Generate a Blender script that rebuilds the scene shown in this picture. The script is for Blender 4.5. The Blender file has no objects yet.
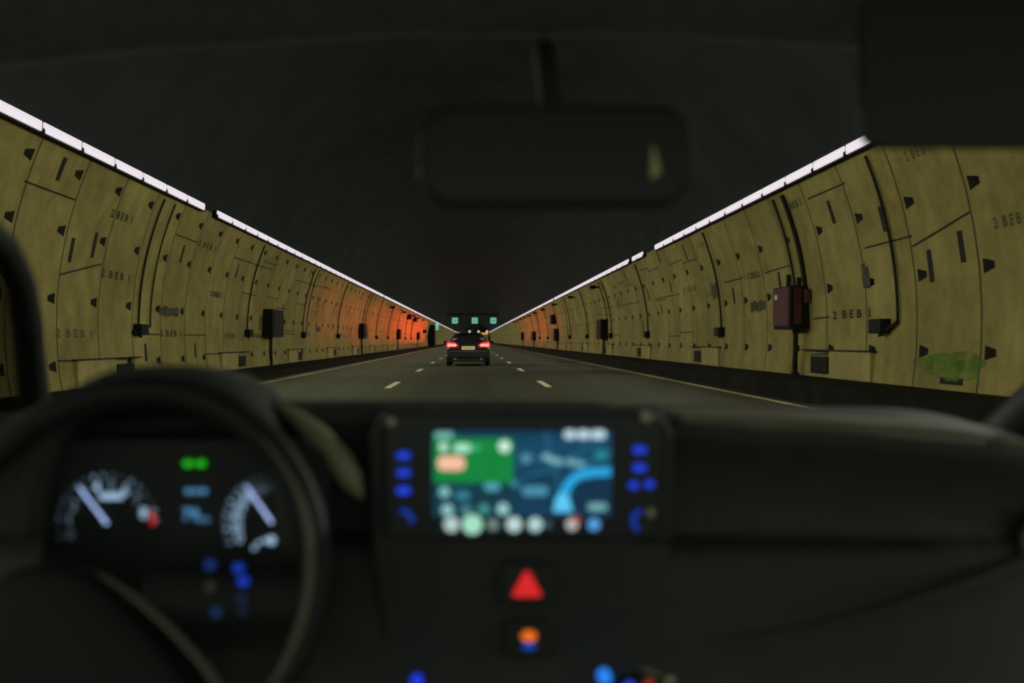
import bpy, bmesh, math, random
from mathutils import Vector, Matrix
random.seed(7)
sc = bpy.context.scene
COL = sc.collection
# ------------------------------------------------------------------ camera / world / exposure
H = 1.08                       # eye height above the road
F = 35.0/36.0*1024             # focal length in pixels of the 1024 frame
VX, VY = 473.0, 340.5          # where the road vanishes in the photograph
cam = bpy.data.objects.new('camera', bpy.data.cameras.new('camera'))
COL.objects.link(cam); sc.camera = cam
cam.location = (0, 0, H); cam.rotation_euler = (math.radians(90), 0, 0)
cam.data.lens = 35; cam.data.sensor_width = 36
cam.data.shift_x = (512-VX)/1024; cam.data.shift_y = (VY-341.5)/1024
cam.data.clip_start = .02; cam.data.clip_end = 2000
cam.data.dof.use_dof = True; cam.data.dof.focus_distance = 38; cam.data.dof.aperture_fstop = 3.2
world = bpy.data.worlds.new('World'); sc.world = world; world.use_nodes = True
bgn = world.node_tree.nodes['Background']
bgn.inputs['Color'].default_value = (.90, 1.0, .86, 1); bgn.inputs['Strength'].default_value = .38  # added fill light, let in where the tunnel behind is left open
vs = sc.view_settings
vs.view_transform = 'Standard'; vs.look = 'None'; vs.exposure = 0; vs.gamma = 1
sc.cycles.use_denoising = True; sc.cycles.filter_width = 2.1
sc.cycles.max_bounces = 8; sc.cycles.transparent_max_bounces = 12
LAMP_W = 545                  # watts of each lamp inside the light lines
ORANGE_L, ORANGE_R = 10500, 3000

# ------------------------------------------------------------------ helpers
def lin(*c):
    return tuple(((v/255)/12.92 if v/255 <= .04045 else ((v/255+.055)/1.055)**2.4) for v in c)
def mat(name, col, rough=.6, metal=0, spec=.5, noise=None, bump=None, emit=None, estr=1.0, coat=0):
    m = bpy.data.materials.new(name); m.use_nodes = True
    nt = m.node_tree; b = nt.nodes['Principled BSDF']
    b.inputs['Base Color'].default_value = (*col, 1)
    b.inputs['Roughness'].default_value = rough; b.inputs['Metallic'].default_value = metal
    b.inputs['Specular IOR Level'].default_value = spec
    b.inputs['Coat Weight'].default_value = coat
    tc = nt.nodes.new('ShaderNodeTexCoord')
    if noise:                                  # (scale, amount)
        n = nt.nodes.new('ShaderNodeTexNoise'); n.inputs['Scale'].default_value = noise[0]; n.inputs['Detail'].default_value = 6
        nt.links.new(tc.outputs['Object'], n.inputs['Vector'])
        r = nt.nodes.new('ShaderNodeValToRGB'); a = noise[1]
        r.color_ramp.elements[0].position = .3; r.color_ramp.elements[1].position = .7
        r.color_ramp.elements[0].color = (*[c*(1-a) for c in col], 1); r.color_ramp.elements[1].color = (*[min(1, c*(1+a)) for c in col], 1)
        nt.links.new(n.outputs['Fac'], r.inputs['Fac']); nt.links.new(r.outputs['Color'], b.inputs['Base Color'])
    if bump:
        n = nt.nodes.new('ShaderNodeTexNoise'); n.inputs['Scale'].default_value = bump[0]; n.inputs['Detail'].default_value = 4
        nt.links.new(tc.outputs['Object'], n.inputs['Vector'])
        bp = nt.nodes.new('ShaderNodeBump'); bp.inputs['Strength'].default_value = bump[1]; bp.inputs['Distance'].default_value = .002
        nt.links.new(n.outputs['Fac'], bp.inputs['Height']); nt.links.new(bp.outputs['Normal'], b.inputs['Normal'])
    if emit:
        b.inputs['Emission Color'].default_value = (*emit, 1); b.inputs['Emission Strength'].default_value = estr
    return m
EM = {}
def glow(r, g, b, k=1.0):
    key = (r, g, b, k)
    if key not in EM:
        EM[key] = mat('glow', (.01, .01, .01), .5, emit=lin(r, g, b), estr=k)
    return EM[key]

def bendx(y):
    return 0 if y < 380 else (y-380)**2/2400
class MB:
    def __init__(s): s.v = []; s.f = []; s.m = []; s.sm = []
    def add(s, vs, fs, mi=0, smooth=False):
        o = len(s.v); s.v += [tuple(v) for v in vs]
        for f in fs: s.f.append(tuple(i+o for i in f)); s.m.append(mi); s.sm.append(smooth)
    def box(s, c, d, mi=0, M=None):
        x, y, z = (d[0]/2, d[1]/2, d[2]/2)
        vs = [Vector((a*x, b*y, e*z)) for a in (-1, 1) for b in (-1, 1) for e in (-1, 1)]
        if M is not None: vs = [M @ v for v in vs]
        vs = [v+Vector(c) for v in vs]
        s.add(vs, [(0, 1, 3, 2), (4, 6, 7, 5), (0, 4, 5, 1), (2, 3, 7, 6), (0, 2, 6, 4), (1, 5, 7, 3)], mi)
    def tube(s, pts, r, n=10, mi=0, cap=True, flat=None, smooth=True):
        pts = [Vector(p) for p in pts]; k = len(pts)
        rs = r if isinstance(r, (list, tuple)) else [r]*k
        vs = []; up0 = None
        for i, p in enumerate(pts):
            t = (pts[min(i+1, k-1)]-pts[max(i-1, 0)]).normalized()
            if up0 is None:
                up0 = Vector((0, 0, 1)) if abs(t.z) < .9 else Vector((0, 1, 0))
            a = t.cross(up0).normalized(); b = a.cross(t).normalized(); up0 = b
            for j in range(n):
                q = 2*math.pi*j/n
                vs.append(p+a*math.cos(q)*rs[i]+b*math.sin(q)*rs[i]*(flat or 1))
        fs = [(i*n+j, i*n+(j+1) % n, (i+1)*n+(j+1) % n, (i+1)*n+j) for i in range(k-1) for j in range(n)]
        s.add(vs, fs, mi, smooth)
        if cap:
            s.add(vs[:n], [tuple(range(n-1, -1, -1))], mi); s.add(vs[-n:], [tuple(range(n))], mi)
    def prism(s, poly, origin, ax, ay, az, depth, mi=0, smooth=False):
        """poly in (ax, ay) plane at origin, extruded along az by depth"""
        n = len(poly); o = Vector(origin); ax, ay, az = Vector(ax), Vector(ay), Vector(az)
        vs = [o+ax*p[0]+ay*p[1] for p in poly]+[o+ax*p[0]+ay*p[1]+az*depth for p in poly]
        s.add(vs, [tuple(range(n)), tuple(range(2*n-1, n-1, -1))], mi)
        s.add(vs, [(i, i+n, (i+1) % n+n, (i+1) % n) for i in range(n)], mi, smooth)
    def grid(s, rows, mi=0, smooth=True, closed=False):
        n = len(rows[0]); vs = [p for r in rows for p in r]
        fs = []
        for i in range(len(rows)-1):
            for j in range(n if closed else n-1):
                fs.append((i*n+j, i*n+(j+1) % n, (i+1)*n+(j+1) % n, (i+1)*n+j))
        s.add(vs, fs, mi, smooth)
    def build(s, name, mats, parent=None, loc=None, bend=False, bevel=0, fix=True, seg=2):
        me = bpy.data.meshes.new(name)
        v = s.v
        if bend: v = [(p[0]+bendx(p[1]), p[1], p[2]) for p in v]
        if loc is not None: v = [(p[0]-loc[0], p[1]-loc[1], p[2]-loc[2]) for p in v]
        me.from_pydata(v, [], s.f)
        for p, mi, sm in zip(me.polygons, s.m, s.sm): p.material_index = mi; p.use_smooth = sm
        for m in (mats if isinstance(mats, (list, tuple)) else [mats]): me.materials.append(m)
        if fix:
            bm = bmesh.new(); bm.from_mesh(me)
            bmesh.ops.remove_doubles(bm, verts=bm.verts, dist=1e-6)
            bmesh.ops.recalc_face_normals(bm, faces=bm.faces); bm.to_mesh(me); bm.free()
        o = bpy.data.objects.new(name, me); COL.objects.link(o)
        if parent is not None: o.parent = parent
        elif loc is not None: o.location = loc
        if bevel:
            b = o.modifiers.new('bevel', 'BEVEL'); b.width = bevel; b.segments = seg; b.limit_method = 'ANGLE'
            for p in me.polygons: p.use_smooth = True
            o.modifiers.new('wn', 'WEIGHTED_NORMAL')
        return o
def empty(name, loc, rot=(0, 0, 0)):
    o = bpy.data.objects.new(name, None); COL.objects.link(o); o.location = loc; o.rotation_euler = rot
    o.empty_display_size = .1
    return o
def tag(o, label, cat, group=None, kind=None):
    o['label'] = label; o['category'] = cat
    if group: o['group'] = group
    if kind: o['kind'] = kind
    return o
def struct(o): o['kind'] = 'structure'; return o
def copy_tree(o, parent=None):
    c = o.copy(); COL.objects.link(c); c.parent = parent
    for ch in list(o.children): copy_tree(ch, c)
    return c
ORD = ['nearest', 'second', 'third', 'fourth', 'fifth', 'sixth', 'seventh', 'eighth', 'ninth', 'tenth', 'eleventh', 'twelfth', 'thirteenth', 'fourteenth', 'fifteenth']
def P(px, py, d): return Vector(((px-VX)/F*d, d, H-(py-VY)/F*d))
def text_mesh(s, size, bold=0):
    cu = bpy.data.curves.new('t', 'FONT'); cu.body = s; cu.size = size; cu.align_x = 'CENTER'; cu.align_y = 'CENTER'
    cu.resolution_u = 2; cu.offset = bold*size
    o = bpy.data.objects.new('t', cu); COL.objects.link(o)
    dg = bpy.context.evaluated_depsgraph_get(); dg.update()
    me = bpy.data.meshes.new_from_object(o.evaluated_get(dg))
    vs = [tuple(v.co) for v in me.vertices]; fs = [tuple(p.vertices) for p in me.polygons]
    bpy.data.objects.remove(o); bpy.data.curves.remove(cu); bpy.data.meshes.remove(me)
    return vs, fs

# ------------------------------------------------------------------ materials
def wall_material():
    m = mat('concrete_lining', (.40, .335, .085), .8)
    nt = m.node_tree; b = nt.nodes['Principled BSDF']; b.inputs['Specular IOR Level'].default_value = .25
    tc = nt.nodes.new('ShaderNodeTexCoord')
    mp = nt.nodes.new('ShaderNodeMapping'); mp.inputs['Scale'].default_value = (1, 1, .22)
    nt.links.new(tc.outputs['Object'], mp.inputs['Vector'])
    n1 = nt.nodes.new('ShaderNodeTexNoise'); n1.inputs['Scale'].default_value = .55; n1.inputs['Detail'].default_value = 7
    nt.links.new(tc.outputs['Object'], n1.inputs['Vector'])
    n2 = nt.nodes.new('ShaderNodeTexNoise'); n2.inputs['Scale'].default_value = 3.2; n2.inputs['Detail'].default_value = 8; n2.inputs['Roughness'].default_value = .65
    nt.links.new(mp.outputs['Vector'], n2.inputs['Vector'])
    r1 = nt.nodes.new('ShaderNodeMapRange'); r1.inputs['From Min'].default_value = .32; r1.inputs['From Max'].default_value = .68
    r1.inputs['To Min'].default_value = .84; r1.inputs['To Max'].default_value = 1.1
    nt.links.new(n1.outputs['Fac'], r1.inputs['Value'])
    r2 = nt.nodes.new('ShaderNodeMapRange'); r2.inputs['From Min'].default_value = .36; r2.inputs['From Max'].default_value = .62
    r2.inputs['To Min'].default_value = .90; r2.inputs['To Max'].default_value = 1.06
    nt.links.new(n2.outputs['Fac'], r2.inputs['Value'])
    at = nt.nodes.new('ShaderNodeAttribute'); at.attribute_name = 'tint'
    m1 = nt.nodes.new('ShaderNodeMath'); m1.operation = 'MULTIPLY'
    nt.links.new(r1.outputs[0], m1.inputs[0]); nt.links.new(r2.outputs[0], m1.inputs[1])
    m2 = nt.nodes.new('ShaderNodeMath'); m2.operation = 'MULTIPLY'
    nt.links.new(m1.outputs[0], m2.inputs[0]); nt.links.new(at.outputs['Fac'], m2.inputs[1])
    n4 = nt.nodes.new('ShaderNodeTexNoise'); n4.inputs['Scale'].default_value = 2.1; n4.inputs['Detail'].default_value = 9; n4.inputs['Roughness'].default_value = .7
    nt.links.new(tc.outputs['Object'], n4.inputs['Vector'])
    r4 = nt.nodes.new('ShaderNodeMapRange'); r4.inputs['From Min'].default_value = .35; r4.inputs['From Max'].default_value = .65
    r4.inputs['To Min'].default_value = .82; r4.inputs['To Max'].default_value = 1.14
    nt.links.new(n4.outputs['Fac'], r4.inputs['Value'])
    m3 = nt.nodes.new('ShaderNodeMath'); m3.operation = 'MULTIPLY'; nt.links.new(m2.outputs[0], m3.inputs[0]); nt.links.new(r4.outputs[0], m3.inputs[1]); m2 = m3
    # fine speckle
    n3 = nt.nodes.new('ShaderNodeTexNoise'); n3.inputs['Scale'].default_value = 14; n3.inputs['Detail'].default_value = 3
    nt.links.new(tc.outputs['Object'], n3.inputs['Vector'])
    hue = nt.nodes.new('ShaderNodeMixRGB'); hue.inputs['Color1'].default_value = (.42, .34, .092, 1); hue.inputs['Color2'].default_value = (.40, .365, .115, 1)
    nt.links.new(n1.outputs['Fac'], hue.inputs['Fac'])
    vm = nt.nodes.new('ShaderNodeVectorMath'); vm.operation = 'SCALE'
    nt.links.new(hue.outputs['Color'], vm.inputs[0]); nt.links.new(m2.outputs[0], vm.inputs['Scale'])
    nt.links.new(vm.outputs[0], b.inputs['Base Color'])
    bp = nt.nodes.new('ShaderNodeBump'); bp.inputs['Strength'].default_value = .35; bp.inputs['Distance'].default_value = .02
    nt.links.new(n3.outputs['Fac'], bp.inputs['Height']); nt.links.new(bp.outputs['Normal'], b.inputs['Normal'])
    return m
M_wall = wall_material()
M_pocket = mat('dark_pocket_shade', (.048, .046, .028), .8)  # shade inside the bolt pockets painted in as a dark colour
M_caulk = mat('joint_sealant', (.085, .07, .026), .8)
M_seam = mat('seam_filler', (.017, .016, .010), .8)
M_ink = mat('stencil_ink', (.05, .045, .02), .8)
M_inks = [M_ink, mat('fresh_stencil_ink', (.03, .028, .014), .8), mat('faded_stencil_ink', (.13, .11, .042), .8)]
M_ceil = mat('dark_upper_lining', (.040, .0475, .044), .95, spec=.05, noise=(.6, .15))
M_black = mat('black_steel', (.010, .0105, .008), .6, spec=.25, noise=(6, .4))
M_pipe = mat('black_conduit', (.026, .024, .013), .7, spec=.2)
M_house = mat('lamp_housing', (.010, .010, .008), .7, spec=.2)
M_diff = mat('white_diffuser', (.5, .5, .5), .4, emit=lin(229, 219, 227), estr=.98)
M_red = mat('dull_red_paint', (.10, .026, .014), .55, noise=(5, .4))
M_pale = mat('pale_concrete', (.46, .39, .12), .8, noise=(2, .18))
M_kerb = mat('dark_kerb', (.016, .0165, .011), .85, noise=(1.5, .5), spec=.12)
M_line = mat('road_paint', (.85, .78, .42), .6, noise=(9, .15))
M_green = mat('green_spray_paint', (.15, .34, .02), .7, noise=(3, .35))
_n = M_green.node_tree; _t = _n.nodes.new('ShaderNodeTexCoord'); _z = _n.nodes.new('ShaderNodeTexNoise'); _z.inputs['Scale'].default_value = 2.6; _z.inputs['Detail'].default_value = 3
_r = _n.nodes.new('ShaderNodeMapRange'); _r.inputs['From Min'].default_value = .35; _r.inputs['From Max'].default_value = .65; _r.inputs['To Min'].default_value = .15; _r.inputs['To Max'].default_value = .78
_n.links.new(_t.outputs['Object'], _z.inputs['Vector']); _n.links.new(_z.outputs['Fac'], _r.inputs['Value']); _n.links.new(_r.outputs[0], _n.nodes['Principled BSDF'].inputs['Alpha'])

def road_material():
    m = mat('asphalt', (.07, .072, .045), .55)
    nt = m.node_tree; b = nt.nodes['Principled BSDF']
    tc = nt.nodes.new('ShaderNodeTexCoord')
    mp = nt.nodes.new('ShaderNodeMapping'); mp.inputs['Scale'].default_value = (1.6, .006, 1)
    nt.links.new(tc.outputs['Object'], mp.inputs['Vector'])
    n = nt.nodes.new('ShaderNodeTexNoise'); n.inputs['Scale'].default_value = 1; n.inputs['Detail'].default_value = 5
    nt.links.new(mp.outputs['Vector'], n.inputs['Vector'])
    n2 = nt.nodes.new('ShaderNodeTexNoise'); n2.inputs['Scale'].default_value = 2.5; n2.inputs['Detail'].default_value = 8
    nt.links.new(tc.outputs['Object'], n2.inputs['Vector'])
    mx = nt.nodes.new('ShaderNodeMath'); mx.operation = 'ADD'
    nt.links.new(n.outputs['Fac'], mx.inputs[0]); nt.links.new(n2.outputs['Fac'], mx.inputs[1])
    r = nt.nodes.new('ShaderNodeValToRGB')
    r.color_ramp.elements[0].position = .75; r.color_ramp.elements[0].color = (.050, .056, .022, 1)
    r.color_ramp.elements[1].position = 1.25; r.color_ramp.elements[1].color = (.096, .106, .044, 1)
    nt.links.new(mx.outputs[0], r.inputs['Fac'])
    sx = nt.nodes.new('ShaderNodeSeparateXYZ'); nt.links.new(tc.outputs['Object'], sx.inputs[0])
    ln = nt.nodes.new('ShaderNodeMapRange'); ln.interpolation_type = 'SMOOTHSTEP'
    ln.inputs['From Min'].default_value = -2.6; ln.inputs['From Max'].default_value = -.6; ln.inputs['To Min'].default_value = 1.0; ln.inputs['To Max'].default_value = .60  # left lane paler: road sheen put into the asphalt colour
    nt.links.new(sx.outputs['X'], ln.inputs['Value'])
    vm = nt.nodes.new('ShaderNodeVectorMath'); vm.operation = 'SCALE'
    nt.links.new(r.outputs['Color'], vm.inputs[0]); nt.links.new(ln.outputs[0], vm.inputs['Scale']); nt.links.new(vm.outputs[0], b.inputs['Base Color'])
    n3 = nt.nodes.new('ShaderNodeTexNoise'); n3.inputs['Scale'].default_value = 40
    nt.links.new(tc.outputs['Object'], n3.inputs['Vector'])
    bp = nt.nodes.new('ShaderNodeBump'); bp.inputs['Strength'].default_value = .3; bp.inputs['Distance'].default_value = .01
    nt.links.new(n3.outputs['Fac'], bp.inputs['Height']); nt.links.new(bp.outputs['Normal'], b.inputs['Normal'])
    return m
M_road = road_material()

# ------------------------------------------------------------------ tunnel geometry
R, CX, CZ = 7.25, -.25, 1.38
END = 640
def wpos(Y, phi, sg, r=R): return Vector((CX+sg*r*math.cos(phi), Y, CZ+r*math.sin(phi)))
def phi_of(zr): return math.asin((zr+H-CZ)/R)
def hit(px, py, sg):
    a, b = (px-VX)/F, -(py-VY)/F
    A = a*a+b*b; B = 2*(-a*CX+b*(H-CZ)); C_ = CX*CX+(H-CZ)**2-R*R
    Y = (-B+math.sqrt(B*B-4*A*C_))/(2*A)
    z = H+b*Y
    return Y, math.asin((z-CZ)/R)
SIDES = {
    'left': dict(sg=-1, base=.18, strip=3.32, rows=[-.47, .75, 1.96, 2.95], y0=17.95, dy=1.985),
    'right': dict(sg=1, base=.355, strip=3.19, rows=[-.17, 1.02, 2.15], y0=13.72, dy=1.995)}
Y_START = -8.0; W_START = 2.0

def tunnel_wall(side):
    S = SIDES[side]; sg = S['sg']
    rows = []                               # (phi, kind)
    pb = phi_of(S['base']-.10-H); ps = phi_of(S['strip']+.02)
    hp = .105/R
    cuts = [pb]
    pk = {}
    for zr in S['rows']:
        ph = phi_of(zr); a, c = ph-hp, ph+hp
        start = cuts[-1]
        n = max(1, int((a-start)*R/.4))
        for i in range(1, n): cuts.append(start+(a-start)*i/n)
        cuts.append(a); pk[len(cuts)-1] = ph; cuts.append(c)
    n = max(1, int((ps-cuts[-1])*R/.4)); st = cuts[-1]
    for i in range(1, n+1): cuts.append(st+(ps-st)*i/n)
    mb = MB(); tint = []
    k0 = int(math.floor((W_START-S['y0'])/S['dy'])+1); k1 = int((END-S['y0'])/S['dy'])
    rnd = random.Random(3+sg)
    nrow = len(cuts)
    seg_edges = [0, nrow*.33, nrow*.7, nrow]
    for k in range(k0, k1+1):
        yj = S['y0']+S['dy']*k
        ys = [yj, yj-.055, yj-.13, yj-.44, yj-1.2, yj-S['dy']]
        base_t = 1+rnd.uniform(-.07, .07); seg_t = [base_t+rnd.uniform(-.07, .07) for _ in range(4)]
        nfar = (yj > 260)
        for i in range(nrow-1):
            t = seg_t[0 if i < nrow*.33 else 1 if i < nrow*.7 else 2]
            for j in range(5):
                a0, a1 = cuts[i], cuts[i+1]
                quad = [(ys[j], a0), (ys[j+1], a0), (ys[j+1], a1), (ys[j], a1)]
                ispk = (i in pk and j == 2)
                # taper of the pocket's near end: shift shared corners so neighbours still meet
                def adj(y, a, idx):
                    if abs(y-ys[3]) < 1e-6 and idx in pk: return a+hp*.55
                    if abs(y-ys[3]) < 1e-6 and (idx-1) in pk: return a-hp*.55
                    return a
                q2 = [(ys[j], adj(ys[j], a0, i)), (ys[j+1], adj(ys[j+1], a0, i)), (ys[j+1], adj(ys[j+1], a1, i+1)), (ys[j], adj(ys[j], a1, i+1))]
                pts = [wpos(y, a, sg) for y, a in q2]
                if j == 0:
                    mb.add(pts, [(0, 1, 2, 3)], 2); tint.append(t)
                elif ispk and not nfar:
                    c = sum(pts, Vector())/4
                    inn = []
                    for (y, a), p in zip(q2, pts):
                        w = wpos(y, a, sg, R+.13); inn.append(w+(c-p)*.22)
                    mb.add(pts+inn, [(4, 5, 6, 7), (0, 1, 5, 4), (1, 2, 6, 5), (2, 3, 7, 6), (3, 0, 4, 7)], 1)
                    tint += [1]*5
                else:
                    mb.add(pts, [(0, 1, 2, 3)], 1 if ispk else 0, True); tint.append(t)
    # a return along the foot behind the kerb closes the wall
    o = mb.build('tunnel_wall', [M_wall, M_pocket, M_caulk], bend=True, fix=False)
    at = o.data.attributes.new('tint', 'FLOAT', 'FACE')
    at.data.foreach_set('value', tint)
    return o

walls = {}
for side in ('left', 'right'):
    walls[side] = tunnel_wall(side)
tag(walls['left'], 'curved olive concrete wall with bolt pockets along the left, glowing orange far off', 'tunnel wall')
tag(walls['right'], 'curved olive concrete wall with bolt pockets along the right, behind the red cabinet', 'tunnel wall')

# dark upper lining
mb = MB()
pl = math.pi-phi_of(SIDES['left']['strip']+.02); pr = phi_of(SIDES['right']['strip']+.02)
rowsy = [W_START+i*8 for i in range(int((END-W_START)/8)+1)]
rr = []
for y in rowsy:
    rr.append([(CX+(R+.003)*math.cos(pr+(pl-pr)*i/28), y, CZ+(R+.003)*math.sin(pr+(pl-pr)*i/28)) for i in range(29)])
mb.grid(rr)
ceil = mb.build('ceiling', M_ceil, bend=True); struct(ceil)

# road, kerbs, markings
def sheet(x0, x1, z, y0=Y_START, y1=END, step=8):
    m = MB(); n = int((y1-y0)/step)
    m.grid([[(x0, y0+(y1-y0)*i/n, z), (x1, y0+(y1-y0)*i/n, z)] for i in range(n+1)], smooth=False)
    return m
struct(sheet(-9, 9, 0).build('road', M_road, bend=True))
for sg, base, x in ((-1, .18, -5.72), (1, .355, 5.78)):
    m = MB(); n = 80
    prof = [(x, -.02), (x, base-.05), (x+sg*.05, base-.004), (x+sg*.3, base), (CX+sg*R*math.cos(phi_of(base-H))+sg*.12, base)]
    m.grid([[(p[0], Y_START+(END-Y_START)*i/n, p[1]) for p in prof] for i in range(n+1)], smooth=False)
    struct(m.build('kerb', M_kerb, bend=True))
m = MB()
for x0 in (-5.3, 5.38):
    n = 80
    m.grid([[(x0-.07, Y_START+(END-Y_START)*i/n, .004), (x0+.07, Y_START+(END-Y_START)*i/n, .004)] for i in range(n+1)], smooth=False)
for x0, ph in ((-1.94, 24.2), (1.76, 24.8)):
    for k in range(-2, 40):
        y = ph+12*k
        m.add([(x0-.075, y-1.7, .004), (x0+.075, y-1.7, .004), (x0+.075, y+1.7, .004), (x0-.075, y+1.7, .004)], [(0, 1, 2, 3)])
struct(m.build('road_markings', M_line, bend=True))

# ------------------------------------------------------------------ light lines
def make_module(side, L):
    """one light fitting: housing channel with a lit diffuser; origin on the wall, local y along the tunnel"""
    S = SIDES[side]; sg = S['sg']
    m = MB()
    m.box((-sg*.06, 0, 0), (.12, L-.01, .19))
    for e in (-1, 1): m.box((-sg*.125, e*(L/2-.03), -.05), (.06, .05, .075))
    o = m.build('light_fitting', M_house)
    d = MB(); d.box((-sg*.130, 0, .012), (.03, L-.09, .15)); d.build('diffuser', M_diff, o)
    return o
def spot(parent, loc, target, watts, colour, size=138, blend=1.0, name='lamp'):
    l = bpy.data.lights.new(name, 'SPOT'); l.energy = watts; l.color = colour
    l.spot_size = math.radians(size); l.spot_blend = blend; l.shadow_soft_size = 0
    o = bpy.data.objects.new(name, l); COL.objects.link(o); o.parent = parent
    o.location = loc; o.rotation_euler = (Vector(target)-Vector(loc)).to_track_quat('-Z', 'Y').to_euler()
    return o
runs = {'left': [(3.0, 24.9), (26.1, 74.6), (75.3, 224)], 'right': [(2.4, 34.3), (36.7, 39.2), (40.1, 77), (77.8, 88), (88.5, 224)]}
for side in ('left', 'right'):
    S = SIDES[side]; sg = S['sg']; L = 1.6
    proto = None; cnt = 0
    ph = phi_of(S['strip']); xw = CX+sg*R*math.cos(ph); zw = S['strip']+H
    for (a, b) in runs[side]:
        n = max(1, int(round((b-a)/L)))
        for i in range(n):
            y = a+(b-a)*(i+.5)/n
            if proto is None:
                proto = make_module(side, L); o = proto
            else: o = copy_tree(proto) if not any(c.type == 'LIGHT' for c in proto.children) else None
            o.location = (xw, y, zw); o.scale = (1, (b-a)/n/L, 1)
            mods = SIDES[side].setdefault('mods', []); mods.append(o)
    for i, o in enumerate(SIDES[side]['mods']):
        tag(o, 'slim white light fitting, one of many end to end along the %s wall' % side,
            'light fitting', 'white light fittings along the %s wall' % side)
        if i % 4 == 1:
            spot(o, (-sg*.165, 0, .0), (-sg*12.6, 0, -4.2), LAMP_W, (1, .965, .90))
    # the far part of the line, past the fittings one can tell apart
    m = MB(); d = MB(); y = 224.6
    while y < 620:
        bx = bendx(y+.8)
        m.box((xw-sg*.06+bx, y+.8, zw), (.12, 1.59, .19)); d.box((xw-sg*.130+bx, y+.8, zw+.012), (.03, 1.55, .15)); y += 1.6
    o = m.build('far_light_fittings', M_house, loc=(xw, 224.6, zw)); dd = d.build('diffuser', M_diff, o, loc=(xw, 224.6, zw))
    tag(o, 'distant white light fittings merging into one thin line at the far end of the %s wall' % side, 'light fittings', kind='stuff')
    for k in range(30):
        yy = 229+k*10
        spot(o, (-sg*.165+bendx(yy), yy-224.6, 0), (-sg*12.6+bendx(yy), yy-224.6, -4.2), LAMP_W*1.5, (1, .965, .90))

# ------------------------------------------------------------------ marks on the walls
def patch_box(mb, y0, y1, p0, p1, sg, t=.006, mi=0):
    """thin raised slab following the wall between (y0,p0) and (y1,p1)"""
    vs = []
    for r in (R+.002, R-.004-t):
        for (y, p) in ((y0, p0), (y1, p0), (y1, p1), (y0, p1)): vs.append(wpos(y, p, sg, r))
    mb.add(vs, [(0, 1, 2, 3), (7, 6, 5, 4), (0, 4, 5, 1), (1, 5, 6, 2), (2, 6, 7, 3), (3, 7, 4, 0)], mi)
def seam(mb, a, b, sg, w=.034):
    (y0, p0), (y1, p1) = a, b; vs = []
    for r in (R+.002, R-.009):
        for (y, p, s_) in ((y0, p0, -1), (y1, p1, -1), (y1, p1, 1), (y0, p0, 1)): vs.append(wpos(y, p+s_*w/2/R, sg, r))
    mb.add(vs, [(0, 1, 2, 3), (7, 6, 5, 4), (0, 4, 5, 1), (1, 5, 6, 2), (2, 6, 7, 3), (3, 7, 4, 0)])
MARKS = {
 'left': dict(
   slots=[(61, 169, 25), (71, 250, 25), (94, 245, 26), (145.5, 352.5, 18), (195, 350, 14), (182, 254, 18), (237, 271, 14), (283, 309, 10)],
   seams=[((24, 181), (75, 200)), ((60, 274.5), (101, 264)), ((175, 234), (197.5, 242.5)), ((144, 334), (159, 334.5)), ((184.5, 335), (205, 335)),
          ((57.5, 361), (116, 361)), ((205, 354), (237.5, 354)), ((235, 257.5), (250, 262.5)), ((234, 257.5), (272.5, 270)), ((295, 280), (330, 289)), ((277, 308), (286, 309))],
   texts=[(75, 334, 35), (116, 276, 27), (171, 334, 20), (207.5, 246, 16), (216, 294.5, 12), (230, 336, 12), (217, 295, 9), (258, 336, 9), (122, 217, 20)],
   stains=[(169, 311, 19, 10), (318, 329, 5, 6)]),
 'right': dict(
   slots=[(831.5, 212, 24), (780, 281, 18), (883, 219, 26), (931, 266, 33), (962, 246.5, 32), (734, 295.5, 16), (662, 309, 10), (671, 287, 12)],
   seams=[((808, 199), (845, 183)), ((865, 248), (912, 236)), ((913, 246.5), (970, 212)), ((765, 273), (791, 265)), ((725, 282.5), (742.5, 278)),
          ((655, 299), (680, 294)), ((813.5, 319), (829, 317)), ((811, 354.5), (865, 352.5)), ((640, 270), (648, 268.5)), ((600, 309), (640, 302))],
   texts=[(852, 314.5, 36), (1012, 220, 34), (918, 152, 24), (794, 205, 14), (751, 276, 13), (692, 289, 16), (702, 245, 9), (757, 275, 10)],
   stains=[(758, 306, 15, 10), (714.5, 291, 5, 16), (866, 275, 7, 24)])}
tv, tf = text_mesh('2  B E B  1', .17, .035)
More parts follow.
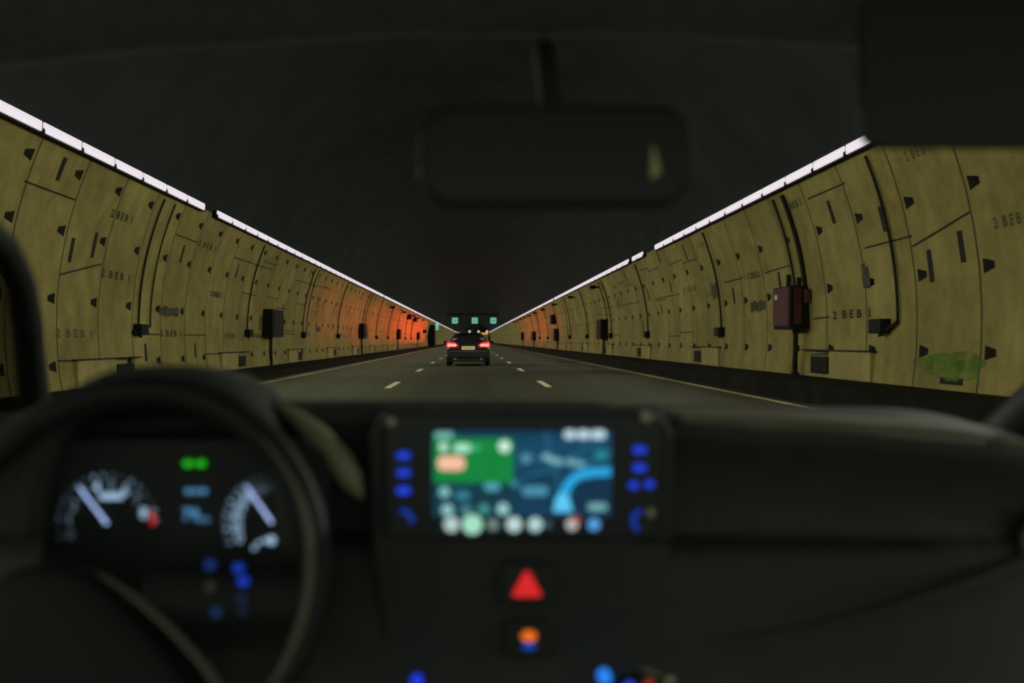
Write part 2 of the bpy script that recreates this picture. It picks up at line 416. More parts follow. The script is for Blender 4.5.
for side in ('left', 'right'):
    S = SIDES[side]; sg = S['sg']; W = walls[side]; D = MARKS[side]
    def slot(y, p, hh):
        m = MB(); patch_box(m, y-.07, y+.07, p-hh/2/R, p+hh/2/R, sg); m.build('slot_cover', M_seam, W)
    for (px, py, hpx) in D['slots']:
        y, p = hit(px, py, sg); slot(y, p, hpx/F*y)
    m = MB()
    for a, b in D['seams']: seam(m, hit(*a, sg), hit(*b, sg), sg)
    rnd = random.Random(11+sg)
    def stencil(y, p, wid, hh=.13):
        m2 = MB(); c = wpos(y, p, sg, R-.009)
        up = Vector((-sg*math.sin(p), 0, math.cos(p))); ax = Vector((0, -sg, 0))
        xm = max(v[0] for v in tv)
        m2.add([c+ax*(v[0]/xm*wid/2)+up*(v[1]/.12*hh) for v in tv], tf)
        m2.build('stencil_number', M_inks[2] if y < 15 else rnd.choice(M_inks), W, fix=False)
    for (px, py, wpx) in D['texts']:
        y, p = hit(px, py, sg); stencil(y, p, wpx/abs(px-VX)*y, .15)
    yk = S['y0']+S['dy']*8
    while yk < 150:
        for _ in range(2):
            zr = rnd.choice([.25, .3, 1.5, 1.4, 2.5, 2.6])+rnd.uniform(-.1, .1)
            c = rnd.random()
            if c < .36: seam(m, (yk, phi_of(zr)), (yk-S['dy'], phi_of(zr)), sg)
            elif c < .70 and yk < 75: slot(yk-.8, phi_of(zr+.3), .5)
            elif c < .82 and yk < 75: stencil(yk-1, phi_of(zr), 1.5)
        yk += S['dy']
    m.build('segment_seam', M_seam, W)
    for (px, py, wpx, hpx) in D['stains']:
        y, p = hit(px, py, sg); dy = wpx/abs(px-VX)*y; dh = hpx/F*y
        m = MB()
        for i in range(5):
            y0 = y-dy/2+dy*i/5; a = rnd.uniform(-.12, .12)*dh; b = rnd.uniform(-.2, .12)*dh
            patch_box(m, y0, y0+dy/5-.001, p-(dh/2+a)/R, p+(dh/2+b)/R, sg, t=.003)
        m.build('grey_repair_patch', mat('grey_mortar', (.10, .092, .05), .9, noise=(4, .4)), W)

# green sprayed mark low on the right wall
m = MB()
y, p = hit(950, 366, 1)
ring = []
for i in range(28):
    q = 2*math.pi*i/28; k = 1+.12*math.sin(3*q+1)+.07*math.sin(7*q)
    ring.append((q, k))
def wp(u, v, r): return wpos(y+u, p+v/R, 1, r)
for (s0, s1) in ((.02, .5), (.5, 1.0)):
    vs = []; n = len(ring)
    for (q, k) in ring:
        for s_ in (s0, s1):
            vs.append(wp(1.05*k*s_*math.cos(q), .22*k*s_*math.sin(q), R-.010))
    m.add(vs, [(2*i, 2*i+1, (2*i+3) % (2*n), (2*i+2) % (2*n)) for i in range(n)])
vs = [wp(.4*k*math.cos(q)-.4, .09*k*math.sin(q)+.01, R-.013) for q, k in ring]
m.add(vs, [tuple(range(len(ring)))])
m.build('green_spray_mark', M_green, walls['right'], fix=False)
m = MB(); patch_box(m, y-.45, y+.25, p-.2/R-.01, p-.1/R-.01, 1); m.build('slot_cover', M_seam, walls['right'])

# ------------------------------------------------------------------ conduits, cabinets and housings on the walls
def conduit(side, ys, label, group=None, zend=.3, boxat=0, top=None, r=.026, bdy=0):
    S = SIDES[side]; sg = S['sg']
    y0 = ys[boxat]; p1 = phi_of(S['strip']-.15); p0 = phi_of(zend)
    base = wpos(y0, p0, sg, R)
    o = empty('cable_conduit', base)
    for y in ys:
        m = MB(); m.tube([wpos(y, p0+(p1-p0)*i/12, sg, R-.045) for i in range(13)], r if y == y0 else r*.8, 8)
        m.build('pipe', M_pipe, o, loc=base)
    m = MB(); Mx = Matrix.Rotation(0, 3, 'Y')
    m.box(wpos(y0+bdy, p0-.008, sg, R-.10), (.19, .5, .25)); m.build('junction_box', M_black, o, loc=base, bevel=.012)
    m = MB(); m.tube([wpos(y0-.38 if not bdy else y0, p0-.0 if bdy else p0-.015, sg, R-.06), wpos(y0+bdy, p0-.03, sg, R-.10)], .03, 8); m.build('cable_gland', M_pipe, o, loc=base)
    tag(o, label, 'conduit', group)
    return o
lc = [[22.2, 23.0], [32.9], [43.6, 44.6], [54.8], [66.5, 68], [76.5], [87, 88.5], [97.5], [109], [119, 120.5]]
rc = [[16.3], [27.9], [39.6], [50, 51.3], [60.3], [71, 73], [81.5], [92], [103, 105], [114]]
for side, lst in (('left', lc), ('right', rc)):
    for i, ys in enumerate(lst):
        nm = 'black cable pipe' if len(ys) == 1 else 'pair of black cable pipes'
        far = i > 6
        lab = '%s with junction box on the %s wall, %s' % (nm, side, 'nearest the dashboard' if i == 0 else ORD[i]+' from the dashboard')
        conduit(side, ys, lab, 'black cable pipes on the %s wall' % side, bdy=.6 if side == 'right' and i == 0 else 0)
# two pipes that feed the red cabinet
def cabinet(side, y, zr, w, h, d, mt, label, group=None, post=True, parts=True):
    S = SIDES[side]; sg = S['sg']; p = phi_of(zr); xw = CX+sg*R*math.cos(p)
    base = Vector((xw, y, zr+H)); o = empty('equipment_cabinet', base)
    m = MB(); m.box((xw-sg*(d/2-.02), y, zr+H), (d, w, h)); m.build('cabinet_body', mt, o, loc=base, bevel=.015)
    m = MB(); m.box((xw-sg*(d-.015), y, zr+H), (.03, w*.86, h*.86)); m.build('cabinet_door', mt, o, loc=base, bevel=.006)
    if post:
        zb = S['base']
        m = MB(); m.tube([(xw-sg*.10, y, zr+H-h/2), (xw-sg*.12, y, zb)], .06, 8); m.build('post', M_pipe, o, loc=base)
    tag(o, label, 'cabinet', group); return o
for i, (y, w) in enumerate(((36.4, 2.1), (66, 1.9), (98, 2.0), (133, 2.0))):
    cabinet('left', y, .62, w, 1.0, .4, M_black, 'black cabinet on a post at the left wall, %s' % ['nearest, beside plain olive concrete', 'second, where the wall turns orange', 'third, on the bright orange stretch', 'fourth and farthest, near the dark doorway'][i], 'black cabinets along the left wall')
for i, (y, z, w, h) in enumerate(((52.5, .58, 1.9, 1.05), (81.5, .45, 1.5, 1.0), (83, 1.75, 2.0, .8), (112, .5, 3.4, 1.0), (137, .6, 2.5, 1.1))):
    cabinet('right', y, z, w, h, .4, M_black, 'black equipment cabinet on the right wall, %s' % ['nearest of the black ones', 'lower of two one above the other', 'upper of two one above the other', 'wide one on the orange stretch', 'farthest one at the end of the orange stretch'][i], 'black cabinets along the right wall', post=(i != 2))
for i, (y, z) in enumerate(((108, 2.55), (119, 2.5), (148, 1.35))):
    cabinet('left', y, z, 1.6, .55, .5, M_black, 'small dark box high on the orange wall, %s' % ['left of two just under the lights', 'right of two just under the lights', 'lower one beside the dark doorway'][i], 'small dark boxes on the orange wall', post=False)

# the red hose cabinet
y0, xw = 21.15, CX+R*math.cos(phi_of(.63))
base = Vector((xw, y0, .71+H)); o = empty('hose_cabinet', base)
m = MB(); m.box((xw-.20, y0+.1, 1.79), (.42, 1.15, .86)); m.build('cabinet_body', M_black, o, loc=base, bevel=.015)
m = MB(); m.box((xw-.42, y0+.1, 1.79), (.03, 1.05, .80)); m.build('red_door', M_red, o, loc=base, bevel=.01)
m = MB(); m.box((xw-.265, y0-.49, 1.80), (.17, .035, .76)); m.build('red_side_panel', M_red, o, loc=base, bevel=.006)
m = MB(); m.box((xw-.40, y0-.5, 1.79), (.05, .06, .88)); m.box((xw-.2, y0+.1, 1.335), (.38, 1.2, .05)); m.build('frame', M_black, o, loc=base)
for yy, hh in ((y0+.5, .3), (y0-.2, .2)):
    m = MB(); m.tube([(xw-.14, yy, 2.21), (xw-.13, yy, 2.21+hh)], .05, 8); m.build('conduit_stub', M_pipe, o, loc=base)
for yy, r_ in ((y0+.2, .028), (y0-.45, .05)):
    m = MB(); pa, pz = phi_of(1.08), phi_of(SIDES['right']['strip']-.15)
    m.tube([wpos(yy, pa+(pz-pa)*i/12, 1, R-.05) for i in range(13)], r_, 8); m.build('pipe', M_pipe, o, loc=base)
m = MB(); m.tube([(xw-.2, y0-.2, 1.34), (xw-.22, y0-.2, .36)], .055, 10); m.tube([(xw-.2, y0-.2, .42), (xw-.22, y0-.2, .355)], .09, 10); m.build('post', M_pipe, o, loc=base)
m = MB(); m.box((xw-.441, y0+.38, 2.01), (.008, .16, .10)); m.build('white_tag', mat('white_tag', (.75, .74, .66), .5), o, loc=base)
for k in range(4):
    m = MB(); m.tube([(xw-.30+.07*k, y0-.35, 1.315), (xw-.30+.07*k, y0-.35, 1.24)], .02, 6); m.build('cable_gland', M_pipe, o, loc=base)
m = MB(); m.box((xw-.10, y0-.62, 2.0), (.10, .14, .28)); m.build('call_box', M_red, o, loc=base, bevel=.01)
tag(o, 'dull red hose cabinet with black frame on a post against the right wall', 'cabinet')

# low pale housings with a dark grille at the foot of the walls
def housing(side, y, label, group, first):
    S = SIDES[side]; sg = S['sg']; zb = S['base']
    xw = CX+sg*R*math.cos(phi_of(zb-H+.2))
    base = Vector((xw, y, zb)); o = empty('service_housing', base)
    hh = .52
    m = MB(); m.box((xw+sg*.08, y-.83, zb+hh/2), (.30, 2.0, hh)); m.build('housing_body', M_pale, o, loc=base, bevel=.012)
    m = MB(); m.box((xw+sg*.075, y-.1, zb+hh+.012), (.33, 3.6, .03)); m.build('cap_strip', M_seam, o, loc=base)
    m = MB(); m.box((xw-sg*.035, y+.75, zb+.24), (.06, .95, .34)); g = m.build('grille', M_black, o, loc=base)
    m = MB(); m.box((xw-sg*.067, y+.75, zb+.24), (.008, .95, .03), 0); m.box((xw-sg*.067, y+.75, zb+.24), (.0079, .06, .34), 0); m.build('grille_bar', M_pale, g, loc=(0, 0, 0))
    tag(o, label, 'housing', group); return o
for side, st, dy in (('right', 19.1, 10.75), ('left', 20.4, 10.7)):
    for i in range(11):
        lab = 'low pale housing with dark grille along the %s wall, %s' % (side, 'nearest the dashboard' if i == 0 else ORD[i]+' from the dashboard')
        housing(side, st+dy*i, lab, 'low housings along the %s wall' % side, i == 0)

# doorway booth on the left wall at the end of the orange stretch
yD = 166
m = MB(); xw = CX-R*math.cos(0)
base = Vector((xw, yD, .18)); o = empty('doorway_booth', base)
m.box((xw+.55, yD, 1.9), (1.3, 4.0, 3.5)); m.build('booth_wall', M_black, o, loc=base, bevel=.03)
m = MB(); m.box((xw+1.215, yD, 1.35), (.03, 1.2, 2.2)); m.build('door', M_black, o, loc=base)
m = MB(); m.box((xw+1.45, yD+1.9, 3.4), (.5, .12, 1.15)); m.build('exit_sign', glow(110, 190, 175, .8), o, loc=base)
tag(o, 'dark doorway with a teal lit sign where the orange light ends, left wall', 'doorway')

# orange lamps on the upper lining
def wash(side, y, watts, label, group, k):
    sg = SIDES[side]['sg']
    ph = phi_of(SIDES['right']['strip']-.30); pos = wpos(y, ph, -sg, R-.30)
    o = empty('wash_lamp', pos)
    m = MB(); m.box(pos, (.30, .5, .18)); m.box(pos-Vector((sg*.22, 0, 0)), (.2, .08, .08)); m.build('lamp_body', M_house, o, loc=pos, bevel=.02)
    m = MB(); m.box(pos+Vector((sg*.152, 0, 0)), (.01, .42, .13)); m.build('lamp_lens', glow(255, 90, 30, .03), o, loc=pos)
    l = spot(o, (sg*.17, 0, 0), (sg*13, 0, -1.25), watts, k, size=19, blend=.9); l.scale = (4.4, 1, 1)
    tag(o, label, 'lamp', group)
for i, y in enumerate((52, 64, 77, 90, 101, 111, 121, 131, 141, 151)):
    w = [.15, .28, .42, .6, .9, 1.05, 1.1, 1.05, 1.0, .9][i]
    wash('left', y, ORANGE_L*w, 'small dark lamp high on the right wall lighting the left orange, %s of its row' % ORD[i], 'orange wash lamps aimed at the left wall', (1, .045, .004))
for i, y in enumerate((84, 98, 112, 124, 136)):
    w = [.55, 1.3, 1.0, .75, .7][i]
    wash('right', y, ORANGE_R*w, 'small dark lamp high on the left wall lighting the right orange, %s of its row' % ORD[i], 'orange wash lamps aimed at the right wall', (1, .08, .008))

# ------------------------------------------------------------------ lane signals overhead
def gantry(y, white, xoff, z, label_g, labels):
    bx = bendx(y)
    base = Vector((bx, y, z+1.1)); o = empty('sign_gantry', base)
    m = MB(); m.box((bx-.1, y, z+1.25), (10.2, .35, .28)); m.build('beam', M_black, o, loc=base)
    for x in (-4.4, -.1, 4.2):
        m = MB(); m.box((bx+x, y, z+1.39+.55), (.12, .12, 1.1)); m.build('hanger', M_black, o, loc=base)
    tag(o, label_g, 'gantry')
    for i, x in enumerate((-3.55, .35, 4.0)):
        c = Vector((bx+x+xoff, y, z)); s = empty('lane_signal', c)
        m = MB(); m.box(c, (1.3, .22, 1.3)); m.box(c+Vector((0, 0, .88)), (.1, .1, .5)); m.build('signal_case', M_black, s, loc=c)
        fs = .8 if white else 1.12
        m = MB(); m.box(c+Vector((0, -.125, 0)), (fs, .03, fs))
        m.build('lit_face', glow(*((215, 215, 205, 1.0) if white else (118, 205, 178, .8))), s, loc=c)
        if not white:
            for dx in (-.18, .2):
                a = MB(); a.prism([(-.05, .32), (.05, .32), (.05, -.08), (.15, -.08), (0, -.34), (-.15, -.08), (-.05, -.08)], c+Vector((dx, -.145, 0)), (1, 0, 0), (0, 0, 1), (0, 1, 0), .01)
                a.build('arrow', mat('dark_arrow', (.02, .06, .05), .6), s, loc=c)
        tag(s, labels[i], 'lane signal', 'lane signals')
gantry(196, False, 0, 5.0, 'dark beam under the tunnel roof carrying three green lane signals',
       ['green lit lane signal with dark arrows, left of the three over the road', 'green lit lane signal with dark arrows, middle of the three', 'green lit lane signal with dark arrows, right of the three'])
gantry(430, True, 1.0, 4.95, 'far dark beam carrying three white lane lights above the car roof',
       ['tiny white lane light just above the car roof, leftmost of three', 'tiny white lane light just above the car roof, middle of three', 'tiny white lane light above the yellow truck'])

# ------------------------------------------------------------------ the car ahead
M_paint = mat('black_car_paint', (.018, .019, .016), .45)
M_glass = mat('dark_glass', (.012, .014, .015), .4, spec=.3)
M_plast = mat('black_bumper_plastic', (.028, .029, .024), .6)
M_tyre = mat('tyre_rubber', (.015, .015, .015), .85)
M_rim = mat('alloy', (.25, .25, .25), .35, metal=1)
M_chrome = mat('chrome', (.5, .5, .46), .5, metal=.6)
def lead_car(x, y):
    o = empty('estate_car', (x, y, 0))
    # cross sections from tail (y=0) to nose; (y, half width belt, z sill, z belt, half width roof, z roof)
    secs = [(0.02, .80, .42, .80, .74, .84), (.05, .88, .32, .90, .80, .98), (.16, .915, .28, .96, .78, 1.05), (.30, .925, .27, .98, .70, 1.22), (.50, .93, .26, .98, .64, 1.345),
            (.85, .93, .24, .98, .635, 1.395), (1.9, .93, .22, .97, .63, 1.41), (2.6, .93, .22, .96, .60, 1.37), (3.0, .925, .22, .95, .62, 1.20), (3.35, .92, .22, .93, .78, .98), (4.2, .88, .24, .86, .74, .88), (4.55, .70, .34, .70, .58, .72)]
    rows = []
    for (yy, wb, zs, zb, wr, zr) in secs:
        half = [(0, zs), (wb*.75, zs), (wb*.95, zs+.07), (wb, (zs+zb)/2), (wb*.985, zb), (wr+.02, zb+(zr-zb)*.72 if zr > zb+.1 else zb+(zr-zb)*.5), (wr*.93, zr-.01), (wr*.6, zr+.015), (0, zr+.02)]
        ring = half + [(-a, b) for a, b in half[-2:0:-1]]
        rows.append([(a, yy, b) for a, b in ring])
    m = MB(); m.grid(rows, closed=True); n = len(rows[0])
    m.add(rows[0], [tuple(range(n))]); m.add(rows[-1], [tuple(range(n))])
    m.build('body', M_paint, o)
    m = MB()      # rear window
    rw = [[(-.70, .155, 1.055), (.70, .155, 1.055)], [(-.63, .29, 1.22), (.63, .29, 1.22)], [(-.555, .46, 1.325), (.555, .46, 1.325)]]
    m.grid(rw); m.build('rear_window', M_glass, o).modifiers.new('s', 'SOLIDIFY').thickness = .02
    m = MB(); m.box((0, .47, 1.385), (1.1, .22, .03)); m.build('roof_spoiler', M_paint, o, bevel=.01)
    for s in (-1, 1):
        m = MB()
        m.prism([(s*.42, .77), (s*.90, .77), (s*.93, .86), (s*.91, 1.03), (s*.62, 1.02), (s*.43, .90)], (0, .02, 0), (1, 0, 0), (0, 0, 1), (0, 1, 0), .14)
        t = m.build('tail_light', glow(215, 42, 40, 1.15), o)
        m = MB(); m.prism([(s*.50, .83), (s*.87, .83), (s*.87, .95), (s*.52, .93)], (0, .012, 0), (1, 0, 0), (0, 0, 1), (0, 1, 0), .01)
        m.build('bright_bar', glow(255, 165, 155, 1.3), t)
        m = MB(); m.prism([(s*.60, .73), (s*.90, .70), (s*.91, .76), (s*.66, .775)], (0, .03, 0), (1, 0, 0), (0, 0, 1), (0, 1, 0), .05); m.build('reflector', mat('pale_reflector', (.45, .40, .30), .3), o)
        w = MB(); w.tube([(s*.72, .80, .32), (s*.93, .80, .32)], .32, 24); wo = w.build('wheel', M_tyre, o)
        w = MB(); w.tube([(s*.90, .80, .32), (s*.937, .80, .32)], .21, 16); w.build('rim', M_rim, wo)
        w = MB(); w.tube([(s*.72, 3.6, .32), (s*.93, 3.6, .32)], .32, 24); wo = w.build('wheel', M_tyre, o)
        w = MB(); w.tube([(s*.90, 3.6, .32), (s*.937, 3.6, .32)], .21, 16); w.build('rim', M_rim, wo)
        w = MB(); w.box((s*1.02, 2.75, 1.0), (.2, .12, .14)); w.build('door_mirror', M_paint, o, bevel=.03)
        w = MB(); w.tube([(s*.55, -.02, .30), (s*.55, .14, .30)], .045, 10); w.build('exhaust_tip', M_chrome, o)
    m = MB(); m.box((0, .05, .50), (1.76, .18, .28)); m.build('bumper', M_plast, o, bevel=.04)
    m = MB(); m.box((0, .12, .29), (1.5, .2, .22)); m.build('diffuser_panel', M_plast, o, bevel=.02)
    m = MB(); m.box((0, -.045, .63), (1.5, .02, .015)); m.build('chrome_strip', M_chrome, o)
    m = MB(); m.box((0, -.0, .765), (.54, .03, .13)); pl = m.build('number_plate', glow(215, 195, 135, .75), o)  # light on the plate put in as its own glow
    m = MB()
    for k, xx in enumerate((-.19, -.12, -.03, .04, .11, .19)): m.box((xx, -.017, .765), (.035, .006, .075))
    m.build('plate_marks', mat('plate_ink', (.02, .02, .02), .6), pl)
    m = MB(); m.tube([(0, -.02, .56), (0, .02, .56)], .05, 14); m.build('tailgate_badge', M_chrome, o)
    tag(o, 'black estate car ahead with red tail lights and a yellow number plate', 'car')
lead_car(-.2, 42)

# yellow truck far ahead in the right lane
o = empty('box_truck', (3.3+bendx(300), 300, 0)); 
m = MB(); m.box((0, 0, 2.1), (2.45, 7, 2.6)); m.build('cargo_box', mat('yellow_truck_paint', (.75, .48, .04), .5), o, bevel=.04)
m = MB(); m.box((0, -3.53, 3.15), (2.3, .05, .5)); m.build('lit_header', glow(225, 170, 50, .9), o)
m = MB(); m.box((0, 0, .72), (1.0, 8.6, .2)); m.build('chassis', M_black, o)
m = MB(); m.box((0, 4.5, 1.6), (2.3, 1.8, 2.2)); m.build('cab', mat('yellow_cab_paint', (.7, .45, .05), .4), o, bevel=.1)
for s in (-1, 1):
    for yy in (-2.3, 4.3):
        w = MB(); w.tube([(s*.85, yy, .48), (s*1.18, yy, .48)], .48, 16); w.build('wheel', M_tyre, o)
    w = MB(); w.box((s*1.0, -3.54, .85), (.3, .04, .14)); w.build('tail_light', glow(200, 30, 20, .7), o)
m = MB(); m.box((1.14, -3.53, 1.7), (.08, .04, 1.3)); m.build('white_edge_marker', mat('white_marker', (.8, .8, .78), .4), o)
tag(o, 'distant yellow truck in the right lane, half hidden behind the black car', 'truck')

# ------------------------------------------------------------------ our own car: cabin
M_soft = mat('soft_dash_plastic', (.040, .041, .033), .6, spec=.4, bump=(260, .25), noise=(30, .12))
M_visor = mat('visor_cloth', (.088, .093, .082), .95, spec=.1)
M_hard = mat('hard_black_plastic', (.034, .036, .031), .55, spec=.4, noise=(12, .15))
M_piano = mat('gloss_black_panel', (.032, .035, .031), .3, spec=.4)
M_head = mat('headliner_cloth', (.24, .25, .25), .95, spec=.1, noise=(40, .15))
M_leather = mat('wheel_leather', (.018, .019, .015), .55, spec=.35, bump=(180, .3))
M_satin = mat('satin_trim', (.36, .35, .20), .45, spec=.5)
M_mirror = mat('dimmed_mirror_glass', (.026, .029, .025), .35, spec=.4)
XC = .05
car = empty('car_cabin', (XC, 1.0, 0))
tag(car, 'dark car cabin around the camera with lit dashboard screen, dials and steering wheel', 'car')
CL = (XC, 1.0, 0)
def part(mb, name, mt, parent=car, bevel=0, **k):
    return mb.build(name, mt, parent, loc=CL, bevel=bevel, **k)
def interp(x, tab):
    if x <= tab[0][0]: return tab[0][1]
    for (a, b), (c, d) in zip(tab, tab[1:]):
        if x <= c:
            t = (x-a)/(c-a); t = t*t*(3-2*t)
            return b+(d-b)*t
    return tab[-1][1]
# dashboard
rows = []
N = 64
for i in range(N+1):
    x = -.80+1.62*i/N
    lip = interp(x, [(-.62, -.115), (-.50, -.075), (-.2, -.062), (.13, -.064), (.18, -.073), (.345, -.083), (.50, -.094), (.58, -.105), (.66, -.14), (.74, -.20)])
    crest = interp(x, [(-.7, -.125), (.13, -.092), (.20, -.081), (.55, -.083), (.70, -.105), (.78, -.13)])
    dl = interp(x, [(-.6, 1.0), (.1, 1.03), (.2, 1.0), (.5, .99), (.62, 1.02), (.75, 1.10)])
    prof = [(1.80, crest-.075), (1.55, crest-.03), (1.32, crest), (1.18, (crest+lip)/2-.0005), (dl+.04, lip+.001), (dl+.012, lip-.0015), (dl, lip-.009), (dl-.004, lip-.02),
            (dl+.015, lip-.05), (dl+.02, lip-.09), (dl+.015, -.195), (dl+.012, -.2), (dl-.012, -.206), (dl-.02, -.24), (dl-.03, -.29), (dl-.06, -.33), (dl-.07, -.42), (dl-.05, -.6)]
    rows.append([(x, yy, H+zz) for yy, zz in prof])
m = MB(); m.grid(rows); dash = part(m, 'dashboard', [M_soft, mat('lit_dash_top', (.125, .122, .070), .6, spec=.4, bump=(220, .5), noise=(25, .2))])
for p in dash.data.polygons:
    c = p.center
    if c.x+XC > .22 and c.y+1.0 < 1.25 and c.z > H-.15 and p.normal.z > .5: p.material_index = 1  # light on the passenger dash top put in as a paler colour
sm = dash.modifiers.new('s', 'SUBSURF'); sm.levels = 1; sm.render_levels = 2
# passenger glovebox lid line and lower trim
m = MB(); m.tube([P(x, 541+.00008*(x-760)**2, .985) for x in range(640, 960, 20)], .0022, 6); part(m, 'glovebox_seam', mat('seam_black', (.01, .01, .01), .8), dash)
m = MB(); m.tube([P(px, py, d) for px, py, d in ((700, 640, .90), (800, 628, .90), (880, 610, .91), (950, 588, .93), (1010, 565, .96), (1060, 548, 1.0))], [.001, .006, .011, .013, .013, .012], 10, flat=.5); part(m, 'lower_trim', M_soft, dash)
# round air vent at the passenger end
m = MB(); c = P(1060, 545, .985)
m.tube([c+Vector((.034*math.cos(a), 0, .034*math.sin(a))) for a in [2*math.pi*i/32 for i in range(33)]], .005, 8, cap=False)
v = part(m, 'air_vent', mat('vent_ring', (.16, .165, .14), .4), dash)
m = MB(); m.tube([c+Vector((0, .012, 0)), c+Vector((0, .03, 0))], .033, 24)
for k in (-1, 0, 1): m.box(c+Vector((0, .006, k*.014)), (.056, .016, .003))
part(m, 'vent_louvre', M_hard, v)
# centre stack
m = MB(); o0 = Vector((0, .965, 0))
def poly_px(pts, d): return [((x-VX)/F*d, H-(y-VY)/F*d) for x, y in pts]
def rrect(x0, y0, x1, y1, r, n=5):
    out = []
    for (cx, cy, a0) in ((x1-r, y0+r, -90), (x1-r, y1-r, 0), (x0+r, y1-r, 90), (x0+r, y0+r, 180)):
        for i in range(n+1):
            a = math.radians(a0+90*i/n); out.append((cx+r*math.cos(a), cy+r*math.sin(a)))
    return out
def plate(pts_px, d, depth, name, mt, parent, bevel=0, front=True):
    m = MB(); m.prism(poly_px(pts_px, d), (0, d, 0), (1, 0, 0), (0, 0, 1), (0, 1, 0), depth)
    return part(m, name, mt, parent, bevel=bevel)
stack = plate([(382, 412), (660, 411), (676, 440), (672, 560), (690, 700), (396, 700), (372, 560), (368, 440)], .985, .10, 'centre_stack', M_hard, car, bevel=.004)
unit = plate(rrect(384, 413, 660, 540, 10), .972, .03, 'infotainment_unit', M_piano, car, bevel=.004)
for (x, y, r_) in ((391.7, 422, 4.0), (646.6, 416.7, 5.0), (651, 513, 4)):
    m = MB(); c = P(x, y, .969); m.tube([c, c+Vector((0, .006, 0))], r_/F*.97, 14); part(m, 'bezel_glint', mat('olive_glint', (.62, .60, .40), .35), unit)  # glints on the bezel put in as pale olive discs
# bright display
scr = plate(rrect(430.5, 428.5, 613, 536, 3), .9705, .004, 'display_glass', mat('display_black', (.01, .01, .01), .25, emit=lin(10, 16, 22), estr=.5), unit)
ZD = [.9690]
def pix(pts, col, k=1.0, name='display_area', dz=.0, parent=None):
    ZD[0] -= .00012
    d = ZD[0]
    m = MB(); m.prism(poly_px(pts, d), (0, d, 0), (1, 0, 0), (0, 0, 1), (0, 1, 0), .0001)
    return part(m, name, glow(*col, k*.86), parent or scr, fix=False)
def disc(x, y, r, n=16): return [(x+r*math.cos(2*math.pi*i/n), y+r*math.sin(2*math.pi*i/n)) for i in range(n)]
def band(pts, w):
    l, r_ = [], []
    for i, (x, y) in enumerate(pts):
        a = pts[max(i-1, 0)]; b = pts[min(i+1, len(pts)-1)]
        dx, dy = b[0]-a[0], b[1]-a[1]; q = math.hypot(dx, dy); ww = w[i] if isinstance(w, list) else w
        l.append((x-dy/q*ww/2, y+dx/q*ww/2)); r_.append((x+dy/q*ww/2, y-dx/q*ww/2))
    return l+r_[::-1]
pix(rrect(432.5, 431, 611.5, 517, 3), (9, 60, 88), 1.0, 'map')
pix([(513, 440), (611, 432), (611, 470), (575, 472), (513, 470)], (14, 72, 104), 1, 'map_district')
pix([(560, 482), (611, 480), (611, 515), (572, 515)], (8, 50, 76), 1, 'map_district')
pix(rrect(433, 484, 513, 517, 3), (8, 58, 74), 1.0, 'map_panel')
for pts, w in (([(520, 452), (548, 462), (580, 466), (611, 452)], 2.5), ([(545, 432), (556, 470), (560, 500)], 2), ([(520, 478), (552, 470), (600, 440)], 2)):
    pix(band(pts, w), (40, 110, 140), 1, 'map_street')
pix(rrect(433.5, 438, 513.5, 483, 3), (10, 138, 62), 1.0, 'direction_card')
pix(rrect(437.5, 456, 465, 470.5, 6), (248, 190, 160), 1.15, 'card_badge')
pix(disc(504.5, 446.5, 6.2), (205, 245, 225), 1.1, 'card_icon')
pix(disc(443.5, 447, 4.6), (190, 235, 215), 1.1, 'card_icon'); pix(rrect(454, 443.5, 471, 452.5, 4), (170, 235, 205), 1.1, 'card_text'); pix(rrect(470, 445, 481, 451, 3), (60, 180, 130), 1, 'card_text')
pix(rrect(434.5, 432, 453, 439, 3), (120, 190, 180), 1, 'status_text')
for x0, x1 in ((564, 576), (577, 590), (591, 606)): pix(rrect(x0, 430, x1, 439, 4), (195, 225, 235), 1.05, 'status_icon')
pix(band([(561.5, 507), (563, 496), (570, 482), (578, 475.5), (591, 472.5), (611, 471.5)], [12, 10, 9, 9, 9, 8.5]), (40, 165, 225), 1.15, 'route_line')
pix([(553, 512), (556, 497), (562, 493), (569, 497), (573, 512)], (90, 200, 245), 1.15, 'route_arrow')
pix(band([(543, 455), (552, 460), (562, 462)], 6), (130, 185, 200), 1, 'map_label'); pix(band([(566, 461), (585, 465)], 6), (110, 175, 195), 1, 'map_label')
pix(rrect(521, 454, 531, 463, 4), (90, 150, 175), 1, 'map_label'); pix(rrect(522, 486, 548, 496, 4), (75, 150, 180), 1, 'map_label'); pix(rrect(595, 450, 608, 460, 4), (30, 140, 150), 1, 'map_label')
pix(rrect(484, 483, 500, 491, 4), (80, 170, 190), 1, 'panel_text'); pix(disc(444.5, 492, 5.5), (130, 200, 200), 1, 'panel_icon'); pix(rrect(455, 491, 470, 500, 4), (55, 130, 150), 1, 'panel_text')
pix(disc(447.4, 510, 6), (150, 205, 205), 1, 'panel_icon'); pix(disc(466, 510, 5.5), (75, 130, 140), 1, 'panel_icon'); pix(disc(484, 509, 5.5), (70, 150, 145), 1, 'panel_icon'); pix(disc(503, 509, 6), (160, 215, 215), 1, 'panel_icon')
pix(rrect(588, 503, 607, 511, 3), (120, 185, 190), .9, 'panel_text'); pix(disc(515, 484, 4), (60, 140, 160), 1, 'panel_icon')
for x, r_, c in ((451.5, 7.6, (190, 215, 210)), (472.3, 10, (170, 235, 205)), (492.8, 6.2, (110, 135, 130)), (514, 7.6, (195, 225, 225)), (535.3, 7.2, (185, 220, 220)), (548, 4, (60, 85, 90)), (572, 6.2, (190, 185, 180)), (594, 6.2, (90, 165, 230))):
    pix(disc(x, 524.5, r_), c, 1.05, 'dock_icon')
